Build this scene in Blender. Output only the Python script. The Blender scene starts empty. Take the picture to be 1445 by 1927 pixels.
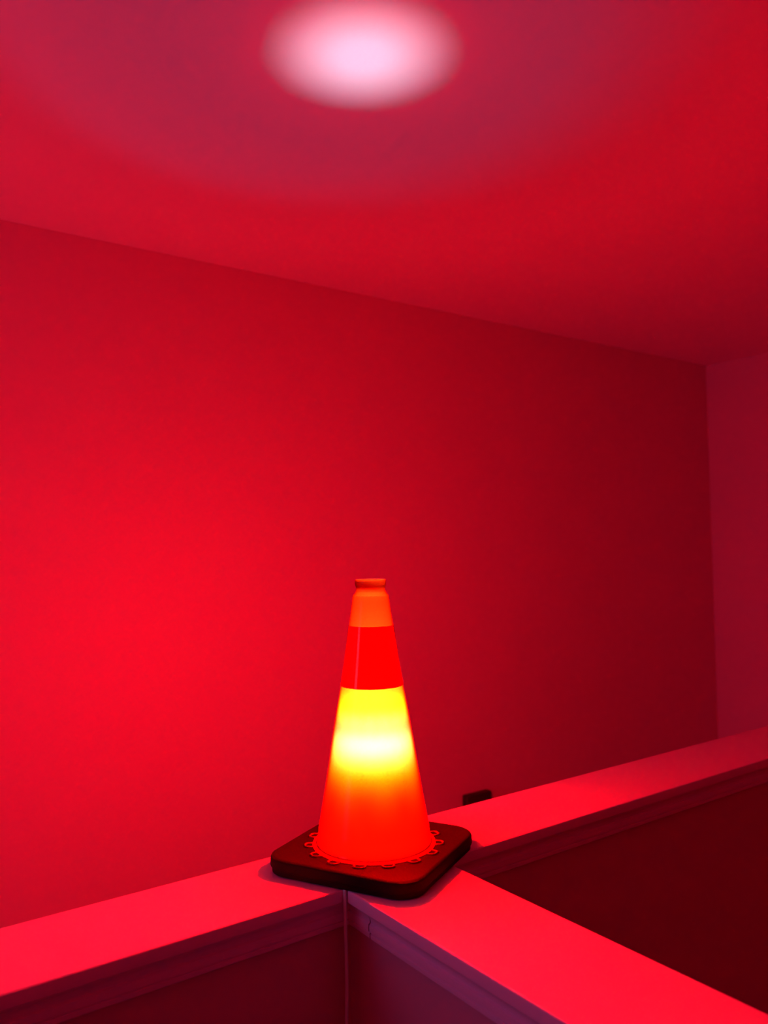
import bpy, bmesh, math
from math import pi, sin, cos, radians
from mathutils import Matrix, Vector

C = bpy.context.scene.collection
scn = bpy.context.scene

# ------------------------------------------------------------------ camera
ZC = 1.09                                   # height of the half wall caps
F_PX = 1519.5
fwd = Vector((0.58486959, 0.80987229, 0.04510463))
rgt = Vector((0.81100516, -0.58484179, -0.01518903))
upv = Vector((-0.0140779, -0.04546369, 0.99886679))
cam_d = bpy.data.cameras.new('camera')
cam = bpy.data.objects.new('camera', cam_d); C.objects.link(cam)
cam.matrix_world = Matrix(((rgt.x, upv.x, -fwd.x, 0.0), (rgt.y, upv.y, -fwd.y, 0.0),
                           (rgt.z, upv.z, -fwd.z, ZC + 0.5), (0, 0, 0, 1)))
cam_d.sensor_fit = 'HORIZONTAL'; cam_d.sensor_width = 36.0
cam_d.lens = 36.0 * F_PX / 1445.0
cam_d.clip_start = 0.02
cam_d.dof.use_dof = True; cam_d.dof.focus_distance = 1.32
cam_d.dof.aperture_fstop = cam_d.lens / 8.0     # 8 mm opening
scn.camera = cam

# ------------------------------------------------------------------ world, exposure
w = bpy.data.worlds.new('world'); scn.world = w; w.use_nodes = True
bg = w.node_tree.nodes['Background']
bg.inputs['Color'].default_value = (0.25, 0.06, 0.22, 1)     # dim violet dusk reaching the landing
bg.inputs['Strength'].default_value = 0.20
scn.view_settings.view_transform = 'Standard'
scn.view_settings.look = 'None'
scn.view_settings.exposure = 0.0
scn.view_settings.gamma = 1.0
scn.view_settings.use_curve_mapping = False
scn.cycles.max_bounces = 8
scn.cycles.diffuse_bounces = 5
scn.cycles.transparent_max_bounces = 12
scn.cycles.caustics_reflective = False
scn.cycles.caustics_refractive = False
scn.cycles.use_denoising = True

# ------------------------------------------------------------------ layout
UB, VB = 0.6578, 1.2028        # left edge of the branch cap, back edge of the long cap
CW = 0.1806                    # long cap width
UR = 0.8404                    # right edge of the branch cap
VF = VB - CW
YW = 2.1835                    # back wall
XW = 3.4772                    # right wall
ZT = ZC + 1.3443               # ceiling
XL = -2.4
YN = -2.6
OV = 0.022                     # cap overhang past the wall face
CT = 0.020                     # cap thickness
CX, CY = 0.7580, 1.0905        # cone axis

# lamp inside the cone
RED_W = 50.0                   # red light added at the bulb to redden skin and walls
UP_W = 54.0                    # white light leaving the bulb's tip
WARM_W = 11.0                   # added unseen spots for the yellow of the cone skin
COOL_W = 54.0                   # added unseen blue spots that whiten the cone's middle
WINDOW_W = 7.4

# ------------------------------------------------------------------ materials
def new_mat(name):
    m = bpy.data.materials.new(name); m.use_nodes = True
    nt = m.node_tree
    return m, nt, nt.nodes['Principled BSDF'], nt.nodes['Material Output']

def paint(name, col, rough=0.6, bump=0.15, scale=260.0, spec=0.3, tone=0.03):
    m, nt, b, out = new_mat(name)
    tc = nt.nodes.new('ShaderNodeTexCoord')
    n = nt.nodes.new('ShaderNodeTexNoise'); n.inputs['Scale'].default_value = scale
    n.inputs['Detail'].default_value = 3
    nt.links.new(tc.outputs['Object'], n.inputs['Vector'])
    n2 = nt.nodes.new('ShaderNodeTexNoise'); n2.inputs['Scale'].default_value = 3.0
    nt.links.new(tc.outputs['Object'], n2.inputs['Vector'])
    mx = nt.nodes.new('ShaderNodeMix'); mx.data_type = 'RGBA'
    mx.inputs['A'].default_value = tuple(c * (1 - tone) for c in col) + (1,)
    mx.inputs['B'].default_value = tuple(min(1, c * (1 + tone)) for c in col) + (1,)
    nt.links.new(n2.outputs['Fac'], mx.inputs['Factor'])
    nt.links.new(mx.outputs['Result'], b.inputs['Base Color'])
    bp = nt.nodes.new('ShaderNodeBump'); bp.inputs['Strength'].default_value = bump
    bp.inputs['Distance'].default_value = 0.0006
    nt.links.new(n.outputs['Fac'], bp.inputs['Height'])
    nt.links.new(bp.outputs['Normal'], b.inputs['Normal'])
    b.inputs['Roughness'].default_value = rough
    b.inputs['Specular IOR Level'].default_value = spec
    return m

M_WALL = paint('wall_paint', (0.68, 0.28, 0.46), 0.75, 0.25, 320, 0.2)
M_HALF = paint('half_wall_paint', (0.62, 0.26, 0.38), 0.75, 0.25, 320, 0.2)
M_CEIL = paint('ceiling_paint', (0.88, 0.58, 0.80), 0.9, 0.3, 240, 0.1)
M_TRIM = paint('trim_gloss_paint', (0.80, 0.48, 0.72), 0.38, 0.05, 180, 0.4)
M_CARPET = paint('carpet', (0.30, 0.25, 0.24), 0.95, 0.8, 600, 0.05, 0.15)
M_DARK = paint('dark_brown_finish', (0.035, 0.012, 0.010), 0.5, 0.1, 90, 0.3)
M_CORD = paint('cord_plastic', (0.75, 0.72, 0.76), 0.4, 0.02, 90, 0.4)
M_RUBBER = paint('black_rubber', (0.011, 0.0035, 0.0035), 0.75, 0.35, 420, 0.10, 0.12)
M_BULB = paint('white_bulb_housing', (0.7, 0.7, 0.7), 0.4, 0.0, 50, 0.4)

def plastic(name, tl, tp, body, w_tp, w_body, gloss=0.10, rough=0.18, rimpow=1.0):
    """Thin coloured plastic lit from inside: light passes through it, scattered and straight,
    and is tinted more where it crosses the skin at a slant."""
    m, nt, b, out = new_mat(name); nt.nodes.remove(b)
    N, L = nt.nodes.new, nt.links.new
    lw = N('ShaderNodeLayerWeight'); lw.inputs['Blend'].default_value = 0.5   # 1 - |cos|
    c1 = N('ShaderNodeMath'); c1.operation = 'SUBTRACT'; c1.inputs[0].default_value = 1.0
    L(lw.outputs['Facing'], c1.inputs[1])
    c2 = N('ShaderNodeMath'); c2.operation = 'MAXIMUM'; c2.inputs[1].default_value = 0.12
    L(c1.outputs[0], c2.inputs[0])
    p = N('ShaderNodeMath'); p.operation = 'DIVIDE'; p.inputs[0].default_value = 1.0
    L(c2.outputs[0], p.inputs[1])                                            # path length
    p1 = N('ShaderNodeMath'); p1.operation = 'SUBTRACT'; p1.inputs[1].default_value = 1.0
    L(p.outputs[0], p1.inputs[0])
    def tint(c, ab):
        cc = N('ShaderNodeCombineColor')
        for i in range(3):
            pw = N('ShaderNodeMath'); pw.operation = 'POWER'; pw.inputs[0].default_value = ab[i]
            L(p1.outputs[0], pw.inputs[1])
            mu = N('ShaderNodeMath'); mu.operation = 'MULTIPLY'; mu.inputs[1].default_value = c[i]
            L(pw.outputs[0], mu.inputs[0]); L(mu.outputs[0], cc.inputs[i])
        return cc.outputs[0]
    t = N('ShaderNodeBsdfTranslucent'); L(tint(tl, (0.92, 0.50 ** rimpow, 0.35 ** rimpow)), t.inputs['Color'])
    tr = N('ShaderNodeBsdfTransparent'); L(tint(tp, (0.62, 0.30, 0.30)), tr.inputs['Color'])
    d = N('ShaderNodeBsdfDiffuse'); d.inputs['Color'].default_value = (*body, 1)
    m1 = N('ShaderNodeMixShader'); m1.inputs[0].default_value = w_tp
    L(t.outputs[0], m1.inputs[1]); L(tr.outputs[0], m1.inputs[2])
    m2 = N('ShaderNodeMixShader'); m2.inputs[0].default_value = w_body
    L(m1.outputs[0], m2.inputs[1]); L(d.outputs[0], m2.inputs[2])
    g = N('ShaderNodeBsdfGlossy'); g.inputs['Roughness'].default_value = rough
    fr = N('ShaderNodeFresnel'); fr.inputs['IOR'].default_value = 1.45
    fm = N('ShaderNodeMath'); fm.operation = 'MULTIPLY'; fm.inputs[1].default_value = gloss * 10
    fm.use_clamp = True
    L(fr.outputs[0], fm.inputs[0])
    geo = N('ShaderNodeNewGeometry')                                         # the polish is on the outside skin
    ob = N('ShaderNodeMath'); ob.operation = 'SUBTRACT'; ob.inputs[0].default_value = 1.0
    L(geo.outputs['Backfacing'], ob.inputs[1])
    fo = N('ShaderNodeMath'); fo.operation = 'MULTIPLY'
    L(fm.outputs[0], fo.inputs[0]); L(ob.outputs[0], fo.inputs[1])
    m3 = N('ShaderNodeMixShader'); L(fo.outputs[0], m3.inputs[0])
    L(m2.outputs[0], m3.inputs[1]); L(g.outputs[0], m3.inputs[2])
    L(m3.outputs[0], out.inputs['Surface'])
    return m

M_CONE = plastic('orange_cone_plastic', (0.95, 0.036, 0.0018), (1.0, 0.0, 0.003), (0.75, 0.03, 0.01), 0.75, 0.10, 0.012)
M_COLLAR = plastic('red_collar_film', (0.55, 0.0, 0.0), (1.0, 0.001, 0.002), (0.70, 0.01, 0.01), 0.75, 0.12, 0.035, 0.07)
M_FLANGE = plastic('thick_flange_plastic', (0.8, 0.006, 0.001), (0.9, 0.0, 0.002), (0.95, 0.02, 0.01), 0.2, 0.80, 0.012)
M_TAB = plastic('orange_flange_plastic', (0.45, 0.004, 0.001), (0.9, 0.002, 0.002), (0.14, 0.005, 0.002), 0.2, 0.75, 0.03)

# ------------------------------------------------------------------ helpers
def link(name, bm, mat, parent=None, smooth=True, loc=None):
    me = bpy.data.meshes.new(name)
    bmesh.ops.recalc_face_normals(bm, faces=bm.faces)
    bm.to_mesh(me); bm.free()
    o = bpy.data.objects.new(name, me); C.objects.link(o)
    me.materials.append(mat)
    for p in me.polygons: p.use_smooth = smooth
    if parent: o.parent = parent
    if loc: o.location = loc
    return o

def struct(o):
    o['kind'] = 'structure'; return o

def box_bm(x0, x1, y0, y1, z0, z1, bevel=0.0, seg=3):
    bm = bmesh.new()
    bmesh.ops.create_cube(bm, size=1)
    for v in bm.verts:
        v.co = Vector((x0 + (v.co.x + .5) * (x1 - x0), y0 + (v.co.y + .5) * (y1 - y0), z0 + (v.co.z + .5) * (z1 - z0)))
    if bevel:
        bmesh.ops.bevel(bm, geom=list(bm.edges), offset=bevel, segments=seg, profile=0.5, affect='EDGES')
    return bm

def flat_shade_by_angle(o, deg=35):
    o.data.polygons.foreach_set('use_smooth', [True] * len(o.data.polygons))
    bm = bmesh.new(); bm.from_mesh(o.data)
    for e in bm.edges:
        if len(e.link_faces) == 2 and e.calc_face_angle(0) > radians(deg): e.smooth = False
    bm.to_mesh(o.data); bm.free()

def lathe_bm(profile, n=96, close_top=False, close_bottom=False):
    bm = bmesh.new(); rings = []
    for r, z in profile:
        rings.append([bm.verts.new((r * cos(2 * pi * i / n), r * sin(2 * pi * i / n), z)) for i in range(n)])
    for a, b in zip(rings, rings[1:]):
        for i in range(n):
            bm.faces.new((a[i], a[(i + 1) % n], b[(i + 1) % n], b[i]))
    if close_top: bm.faces.new(rings[-1])
    if close_bottom: bm.faces.new(rings[0][::-1])
    return bm

def tube_bm(pts, r, n=10, closed=False):
    pts = [Vector(p) for p in pts]; bm = bmesh.new(); rings = []
    m = len(pts); prev = None
    for i, p in enumerate(pts):
        if closed: t = pts[(i + 1) % m] - pts[i - 1]
        else: t = pts[min(i + 1, m - 1)] - pts[max(i - 1, 0)]
        t.normalize()
        if prev is None:
            ref = Vector((0, 0, 1)) if abs(t.z) < 0.9 else Vector((1, 0, 0))
            a = t.cross(ref).normalized()
        else:
            a = (prev - t * prev.dot(t)).normalized()
        prev = a; b = t.cross(a)
        rings.append([bm.verts.new(p + a * r * cos(2 * pi * k / n) + b * r * sin(2 * pi * k / n)) for k in range(n)])
    rng = range(m) if closed else range(m - 1)
    for i in rng:
        A, B = rings[i], rings[(i + 1) % m]
        for k in range(n): bm.faces.new((A[k], A[(k + 1) % n], B[(k + 1) % n], B[k]))
    if not closed:
        bm.faces.new(rings[0][::-1]); bm.faces.new(rings[-1])
    return bm

# ------------------------------------------------------------------ room shell
struct(link('floor', box_bm(XL - .1, XW + .1, YN, YW + .1, -0.1, 0.0), M_CARPET, smooth=False))
struct(link('ceiling', box_bm(XL - .1, XW + .1, YN, YW + .1, ZT, ZT + 0.1), M_CEIL, smooth=False))
struct(link('wall_back', box_bm(XL - .1, XW + .1, YW, YW + 0.1, 0, ZT), M_WALL, smooth=False))
struct(link('wall_right', box_bm(XW, XW + 0.1, YN, YW, 0, ZT), M_WALL, smooth=False))
struct(link('wall_front', box_bm(XL - .1, XW + .1, YN - .1, YN, 0, ZT), M_WALL, smooth=False))
WY0, WY1, WZ0, WZ1 = 1.15, 1.72, 1.15, 2.15           # window in the left wall, out of frame
lb = box_bm(XL - .1, XL, YN, WY0, 0, ZT)
for q in ((WY1, YW, 0, ZT), (WY0, WY1, 0, WZ0), (WY0, WY1, WZ1, ZT)):
    t = box_bm(XL - .1, XL, *q); me_ = bpy.data.meshes.new('t'); t.to_mesh(me_); t.free(); lb.from_mesh(me_); bpy.data.meshes.remove(me_)
struct(link('wall_left', lb, M_WALL, smooth=False))
wf = bmesh.new()
ym, ft = (WY0 + WY1) / 2, .02
for q in ((WY0, WY0 + ft, WZ0, WZ1), (WY1 - ft, WY1, WZ0, WZ1), (WY0 + ft, WY1 - ft, WZ0, WZ0 + ft), (WY0 + ft, WY1 - ft, WZ1 - ft, WZ1), (ym - .015, ym + .015, WZ0 + ft, WZ1 - ft)):
    t = box_bm(XL - .07, XL - .02, *q); me_ = bpy.data.meshes.new('t'); t.to_mesh(me_); t.free(); wf.from_mesh(me_); bpy.data.meshes.remove(me_)
struct(link('window_1', wf, M_TRIM, smooth=False))
wl = bpy.data.lights.new('window_dusk', 'AREA'); wl.shape = 'RECTANGLE'; wl.size = WZ1 - WZ0; wl.size_y = WY1 - WY0
wl.energy = WINDOW_W; wl.color = (0.50, 0.38, 1.0)
wo = bpy.data.objects.new('window_dusk', wl); C.objects.link(wo)
wo.location = (XL - .09, ym, (WZ0 + WZ1) / 2); wo.rotation_euler = (0, -pi / 2, 0)
BB = box_bm(XL, XW, YW - 0.014, YW, 0, 0.10, 0.003, 2)
struct(link('baseboard_back', BB, M_TRIM, smooth=False))
struct(link('baseboard_right', box_bm(XW - 0.014, XW, YN, YW - 0.014, 0, 0.10, 0.003, 2), M_TRIM, smooth=False))

# the two half walls: a long one, and a branch that butts into it from the landing
struct(link('wall_middle', box_bm(XL, XW, VF + OV, VB - OV, 0, ZC - CT), M_HALF, smooth=False))
YB0 = -1.30
struct(link('wall_near', box_bm(UB + OV, UR - OV, YB0 + OV, VF + OV, 0, ZC - CT), M_HALF, smooth=False))
o = struct(link('trim_1', box_bm(XL, XW, VF, VB, ZC - CT, ZC, 0.0028, 4), M_TRIM)); flat_shade_by_angle(o, 50)
o = struct(link('trim_2', box_bm(UB, UR, YB0, VF, ZC - CT, ZC, 0.0028, 4), M_TRIM)); flat_shade_by_angle(o, 50)

# stepped moulding under the caps: (distance out of the wall face, z below the cap top)
PROF = [(0.0, -0.0615), (0.0062, -0.0615), (0.0078, -0.0600), (0.0082, -0.0540), (0.0068, -0.0525),
        (0.0070, -0.0510), (0.0098, -0.0500), (0.0104, -0.0440), (0.0100, -0.0400), (0.0072, -0.0378),
        (0.0076, -0.0335), (0.0100, -0.0285), (0.0136, -0.0250), (0.0150, -0.0235), (0.0150, -CT), (0.0, -CT)]
def moulding(name, a, b, nrm, mitre_a=0, mitre_b=0):
    """Sweep PROF from a to b along a wall face whose outward normal is nrm; mitre +1 lengthens
    the end with the distance out (outer corner), -1 shortens it (inner corner)."""
    a, b, nrm = Vector(a), Vector(b), Vector(nrm)
    d = (b - a).normalized(); bm = bmesh.new()
    A = [bm.verts.new(a + nrm * r - d * r * mitre_a + Vector((0, 0, ZC + z))) for r, z in PROF]
    B = [bm.verts.new(b + nrm * r + d * r * mitre_b + Vector((0, 0, ZC + z))) for r, z in PROF]
    n = len(PROF)
    for i in range(n): bm.faces.new((A[i], A[(i + 1) % n], B[(i + 1) % n], B[i]))
    bm.faces.new(A[::-1]); bm.faces.new(B)
    o = struct(link(name, bm, M_TRIM)); flat_shade_by_angle(o, 40)
    return o
FL = VF + OV; BL = UB + OV; BR = UR - OV; FN = YB0 + OV
moulding('trim_3', (XL, FL, 0), (BL, FL, 0), (0, -1, 0), 0, -1)
JT = FL - 0.0640                         # a butt joint in the moulding near the inner corner
moulding('trim_4', (BL, FL, 0), (BL, JT + 0.0012, 0), (-1, 0, 0), -1, 0)
moulding('trim_5', (BL - 0.0006, JT - 0.0022, 0), (BL - 0.0006, FN, 0), (-1, 0, 0), 0, 1)
moulding('trim_6', (BR, FL, 0), (XW, FL, 0), (0, -1, 0), -1, 0)
moulding('trim_7', (BR, FN, 0), (BR, FL, 0), (1, 0, 0), 1, -1)
moulding('trim_8', (BL, FN, 0), (BR, FN, 0), (0, -1, 0), 1, 1)
moulding('trim_9', (XL, VB - OV, 0), (XW, VB - OV, 0), (0, 1, 0))

# ------------------------------------------------------------------ cone lamp
ANG = radians(27.35)
lamp = bpy.data.objects.new('traffic_cone_lamp', None); C.objects.link(lamp)
lamp.location = (CX, CY, ZC)
lamp['label'] = 'glowing orange traffic cone lamp on a black square base where the half walls meet'
lamp['category'] = 'lamp'
BT = 0.0265                               # top of the rubber base
HS = 0.1310

def rsq(h, r, n=10):
    pts = []
    for qx, qy, a0 in ((1, 1, 0), (-1, 1, 90), (-1, -1, 180), (1, -1, 270)):
        for k in range(n + 1):
            a = radians(a0 + 90 * k / n)
            pts.append((qx * (h - r) + r * cos(a), qy * (h - r) + r * sin(a)))
    return pts
def rsq_stack(levels):
    bm = bmesh.new(); rings = []
    for h, r, z in levels: rings.append([bm.verts.new((x, y, z)) for x, y in rsq(h, r)])
    n = len(rings[0])
    for a, b in zip(rings, rings[1:]):
        for i in range(n): bm.faces.new((a[i], a[(i + 1) % n], b[(i + 1) % n], b[i]))
    bm.faces.new(rings[0][::-1]); bm.faces.new(rings[-1])
    return bm
base = link('base', rsq_stack([(HS - .0040, .038, .0010), (HS - .0026, .039, .0020), (HS - .0022, .040, .0085),
                               (HS - .0002, .042, .0100), (HS + .0004, .042, .0120), (HS, .042, BT - .0050),
                               (HS - .0012, .041, BT - .0020), (HS - .0040, .039, BT - .0003), (HS - .0065, .037, BT)]),
            M_RUBBER, lamp)
base.rotation_euler = (0, 0, ANG); flat_shade_by_angle(base, 38)
base['label'] = 'black rubber square base with rounded corners'
for sx, sy in ((1, 1), (-1, 1), (-1, -1), (1, -1)):
    f = link('foot', lathe_bm([(.0001, 0), (.013, 0), (.014, .001), (.014, .0032)], 24, True, True), M_RUBBER, lamp)
    px, py = sx * (HS - .030), sy * (HS - .030)
    f.location = (px * cos(ANG) - py * sin(ANG), px * sin(ANG) + py * cos(ANG), 0)

# silhouette measured on the lamp: radius, height above the cap
SKIN = [(.0996, BT + .0003), (.0990, BT + .0014), (.0960, BT + .0020), (.0935, BT + .0026), (.0922, BT + .0038),
        (.0914, BT + .0070), (.0902, .0440), (.0893, .0540), (.0870, .0660), (.0852, .0760), (.0786, .1120), (.0712, .1560), (.0645, .1990),
        (.0575, .2400), (.0507, .2780), (.0440, .3190), (.0367, .3720), (.0330, .3970), (.0296, .4220), (.0290, .4240),
        (.0268, .4262), (.0244, .4300), (.0238, .4340), (.0240, .4378), (.0249, .4402), (.0253, .4425),
        (.0253, .4470), (.0248, .4492), (.0238, .4500)]
def smooth_prof(p, k=3):
    out = []
    for i in range(len(p) - 1):
        (r0, z0), (r1, z1) = p[i], p[i + 1]
        for j in range(k): out.append((r0 + (r1 - r0) * j / k, z0 + (z1 - z0) * j / k))
    out.append(p[-1]); return out
body = link('cone_body', lathe_bm(smooth_prof([p for p in SKIN if p[1] > BT + .0024]), 128), M_CONE, lamp)
link('flange', lathe_bm(smooth_prof([p for p in SKIN if p[1] < BT + .0030]), 128), M_FLANGE, lamp)
body['label'] = 'translucent orange cone body glowing yellow and white around its middle'
def skin_r(z):
    for (r0, z0), (r1, z1) in zip(SKIN, SKIN[1:]):
        if z0 <= z <= z1: return r0 + (r1 - r0) * (z - z0) / (z1 - z0)
Z0, Z1 = 0.2790, 0.3755
cprof = [(skin_r(Z0 + (Z1 - Z0) * k / 8) + .0009, Z0 + (Z1 - Z0) * k / 8) for k in range(9)]
col = link('collar', lathe_bm(cprof, 128), M_COLLAR, lamp)
col['label'] = 'glossy plain red collar band'

# flange ring and its loops that key the cone into the rubber
NT = 15
def loop_bm():
    W, D = 0.0085, 0.0125           # half width, reach outwards
    pts = []
    for k in range(25):
        a = pi * k / 24
        s = abs(cos(a)) ** 0.55 * (1 if cos(a) >= 0 else -1)
        pts.append((0.0985 + D * max(0, sin(a)) ** 0.55 , W * s, BT + 0.0004))
    return tube_bm(pts, 0.0022, 8)
first = None
for k in range(NT):
    ob = link('loop', loop_bm(), M_TAB, lamp) if first is None else first.copy()
    if first is None: first = ob
    else: C.objects.link(ob); ob.parent = lamp
    ob.rotation_euler = (0, 0, radians(-125.8 - 11.5 + 24.0 * k))

# bulb: socket post with added unseen spots round it and a lit tip
bulb = link('bulb', lathe_bm([(.014, BT), (.014, .060), (.017, .070), (.017, .090), (.012, .110), (.012, .140), (.011, .146), (.006, .148)],
                             32, True, True), M_BULB, lamp)
ZL = 0.196
ld = bpy.data.lights.new('bulb_red_fill', 'POINT'); ld.energy = RED_W; ld.shadow_soft_size = 0.018  # added red share, beside the bulb's white light
ld.color = (1.0, 0.03, 0.02)
lo = bpy.data.objects.new('bulb_red_fill', ld); C.objects.link(lo); lo.parent = lamp; lo.location = (0, 0, ZL)
ud = bpy.data.lights.new('bulb_tip', 'SPOT'); ud.energy = UP_W; ud.shadow_soft_size = 0.021
ud.color = (0.12, 0.95, 0.98); ud.spot_size = radians(110); ud.spot_blend = 1.0
uo = bpy.data.objects.new('bulb_tip', ud); C.objects.link(uo); uo.parent = lamp
uo.location = (-.0037, -.0056, ZL); uo.rotation_euler = (pi, 0, 0)
def glow_spots(name, n, z, r, watt, colr, size, tilt, ph):  # ring of unseen spots added to shape the cone's glow
    d = bpy.data.lights.new(name, 'SPOT'); d.energy = watt; d.shadow_soft_size = 0.004
    d.spot_size = radians(size); d.spot_blend = 1.0; d.color = colr
    for k in range(n):
        so = bpy.data.objects.new(name, d); C.objects.link(so); so.parent = lamp
        a = 2 * pi * (k + ph) / n
        so.location = (r * cos(a), r * sin(a), z)
        so.rotation_euler = Vector((cos(a), sin(a), math.tan(radians(tilt)))).to_track_quat('-Z', 'Y').to_euler()
glow_spots('amber_glow_spot', 8, 0.174, .030, WARM_W * 1.1, (0.3, 1.0, 0.02), 126, 0, .5)
glow_spots('amber_glow_spot', 8, 0.243, .026, WARM_W * .95, (0.3, 1.0, 0.02), 150, 5, .0)
glow_spots('cool_glow_spot', 20, 0.192, .032, COOL_W, (0.02, 0.12, 1.0), 100, 0, .25)
glow_spots('cool_glow_spot', 16, 0.220, .028, COOL_W * .35, (0.02, 0.12, 1.0), 104, 0, .75)
nd = bpy.data.lights.new('neck_fill_spot', 'SPOT'); nd.energy = 1.6; nd.shadow_soft_size = 0.006  # added spot in the neck, makes the wide pale ring on the ceiling
nd.color = (0.30, 0.42, 0.95); nd.spot_size = radians(76); nd.spot_blend = 0.30
no = bpy.data.objects.new('neck_fill_spot', nd); C.objects.link(no); no.parent = lamp
no.location = (.0035, -.003, .413); no.rotation_euler = (pi, 0, 0)

# power cord: from under the base, over the inner corner of the caps, down to the floor
cx, cy = UB - .0035 - CX, VF - .0035 - CY
cp = [(cx + .050, cy + .050, .0026), (cx + .025, cy + .025, .0026), (cx + .008, cy + .008, .0028), (cx + .003, cy + .003, .0022), (cx + .0003, cy + .0003, -.001)]
for i in range(60):
    t = i / 59
    cp.append((cx + .0022 * sin(t * 17) * min(1, t * 9) - .001 * min(1, t * 9), cy - .001 * min(1, t * 8), -.006 - t * (ZC - .012)))
cp.append((cx - .01, cy - .012, -ZC + .0028)); cp.append((cx - .12, cy - .06, -ZC + .0026)); cp.append((cx - .5, cy - .02, -ZC + .0026))
cord = link('power_cord', tube_bm(cp, .0026, 10), M_CORD, lamp)
cord['label'] = 'thin pale power cord hanging down the inner corner'

# ------------------------------------------------------------------ small dark box on the back wall
zb = ZC + 0.5
bx = link('wall_box', box_bm(1.895, 2.012, YW - 0.030, YW, zb - 0.975, zb - 0.868, 0.006, 3), M_DARK)
flat_shade_by_angle(bx, 50)
bx['label'] = 'small dark box on the back wall peeking over the long half wall'
bx['category'] = 'wall box'
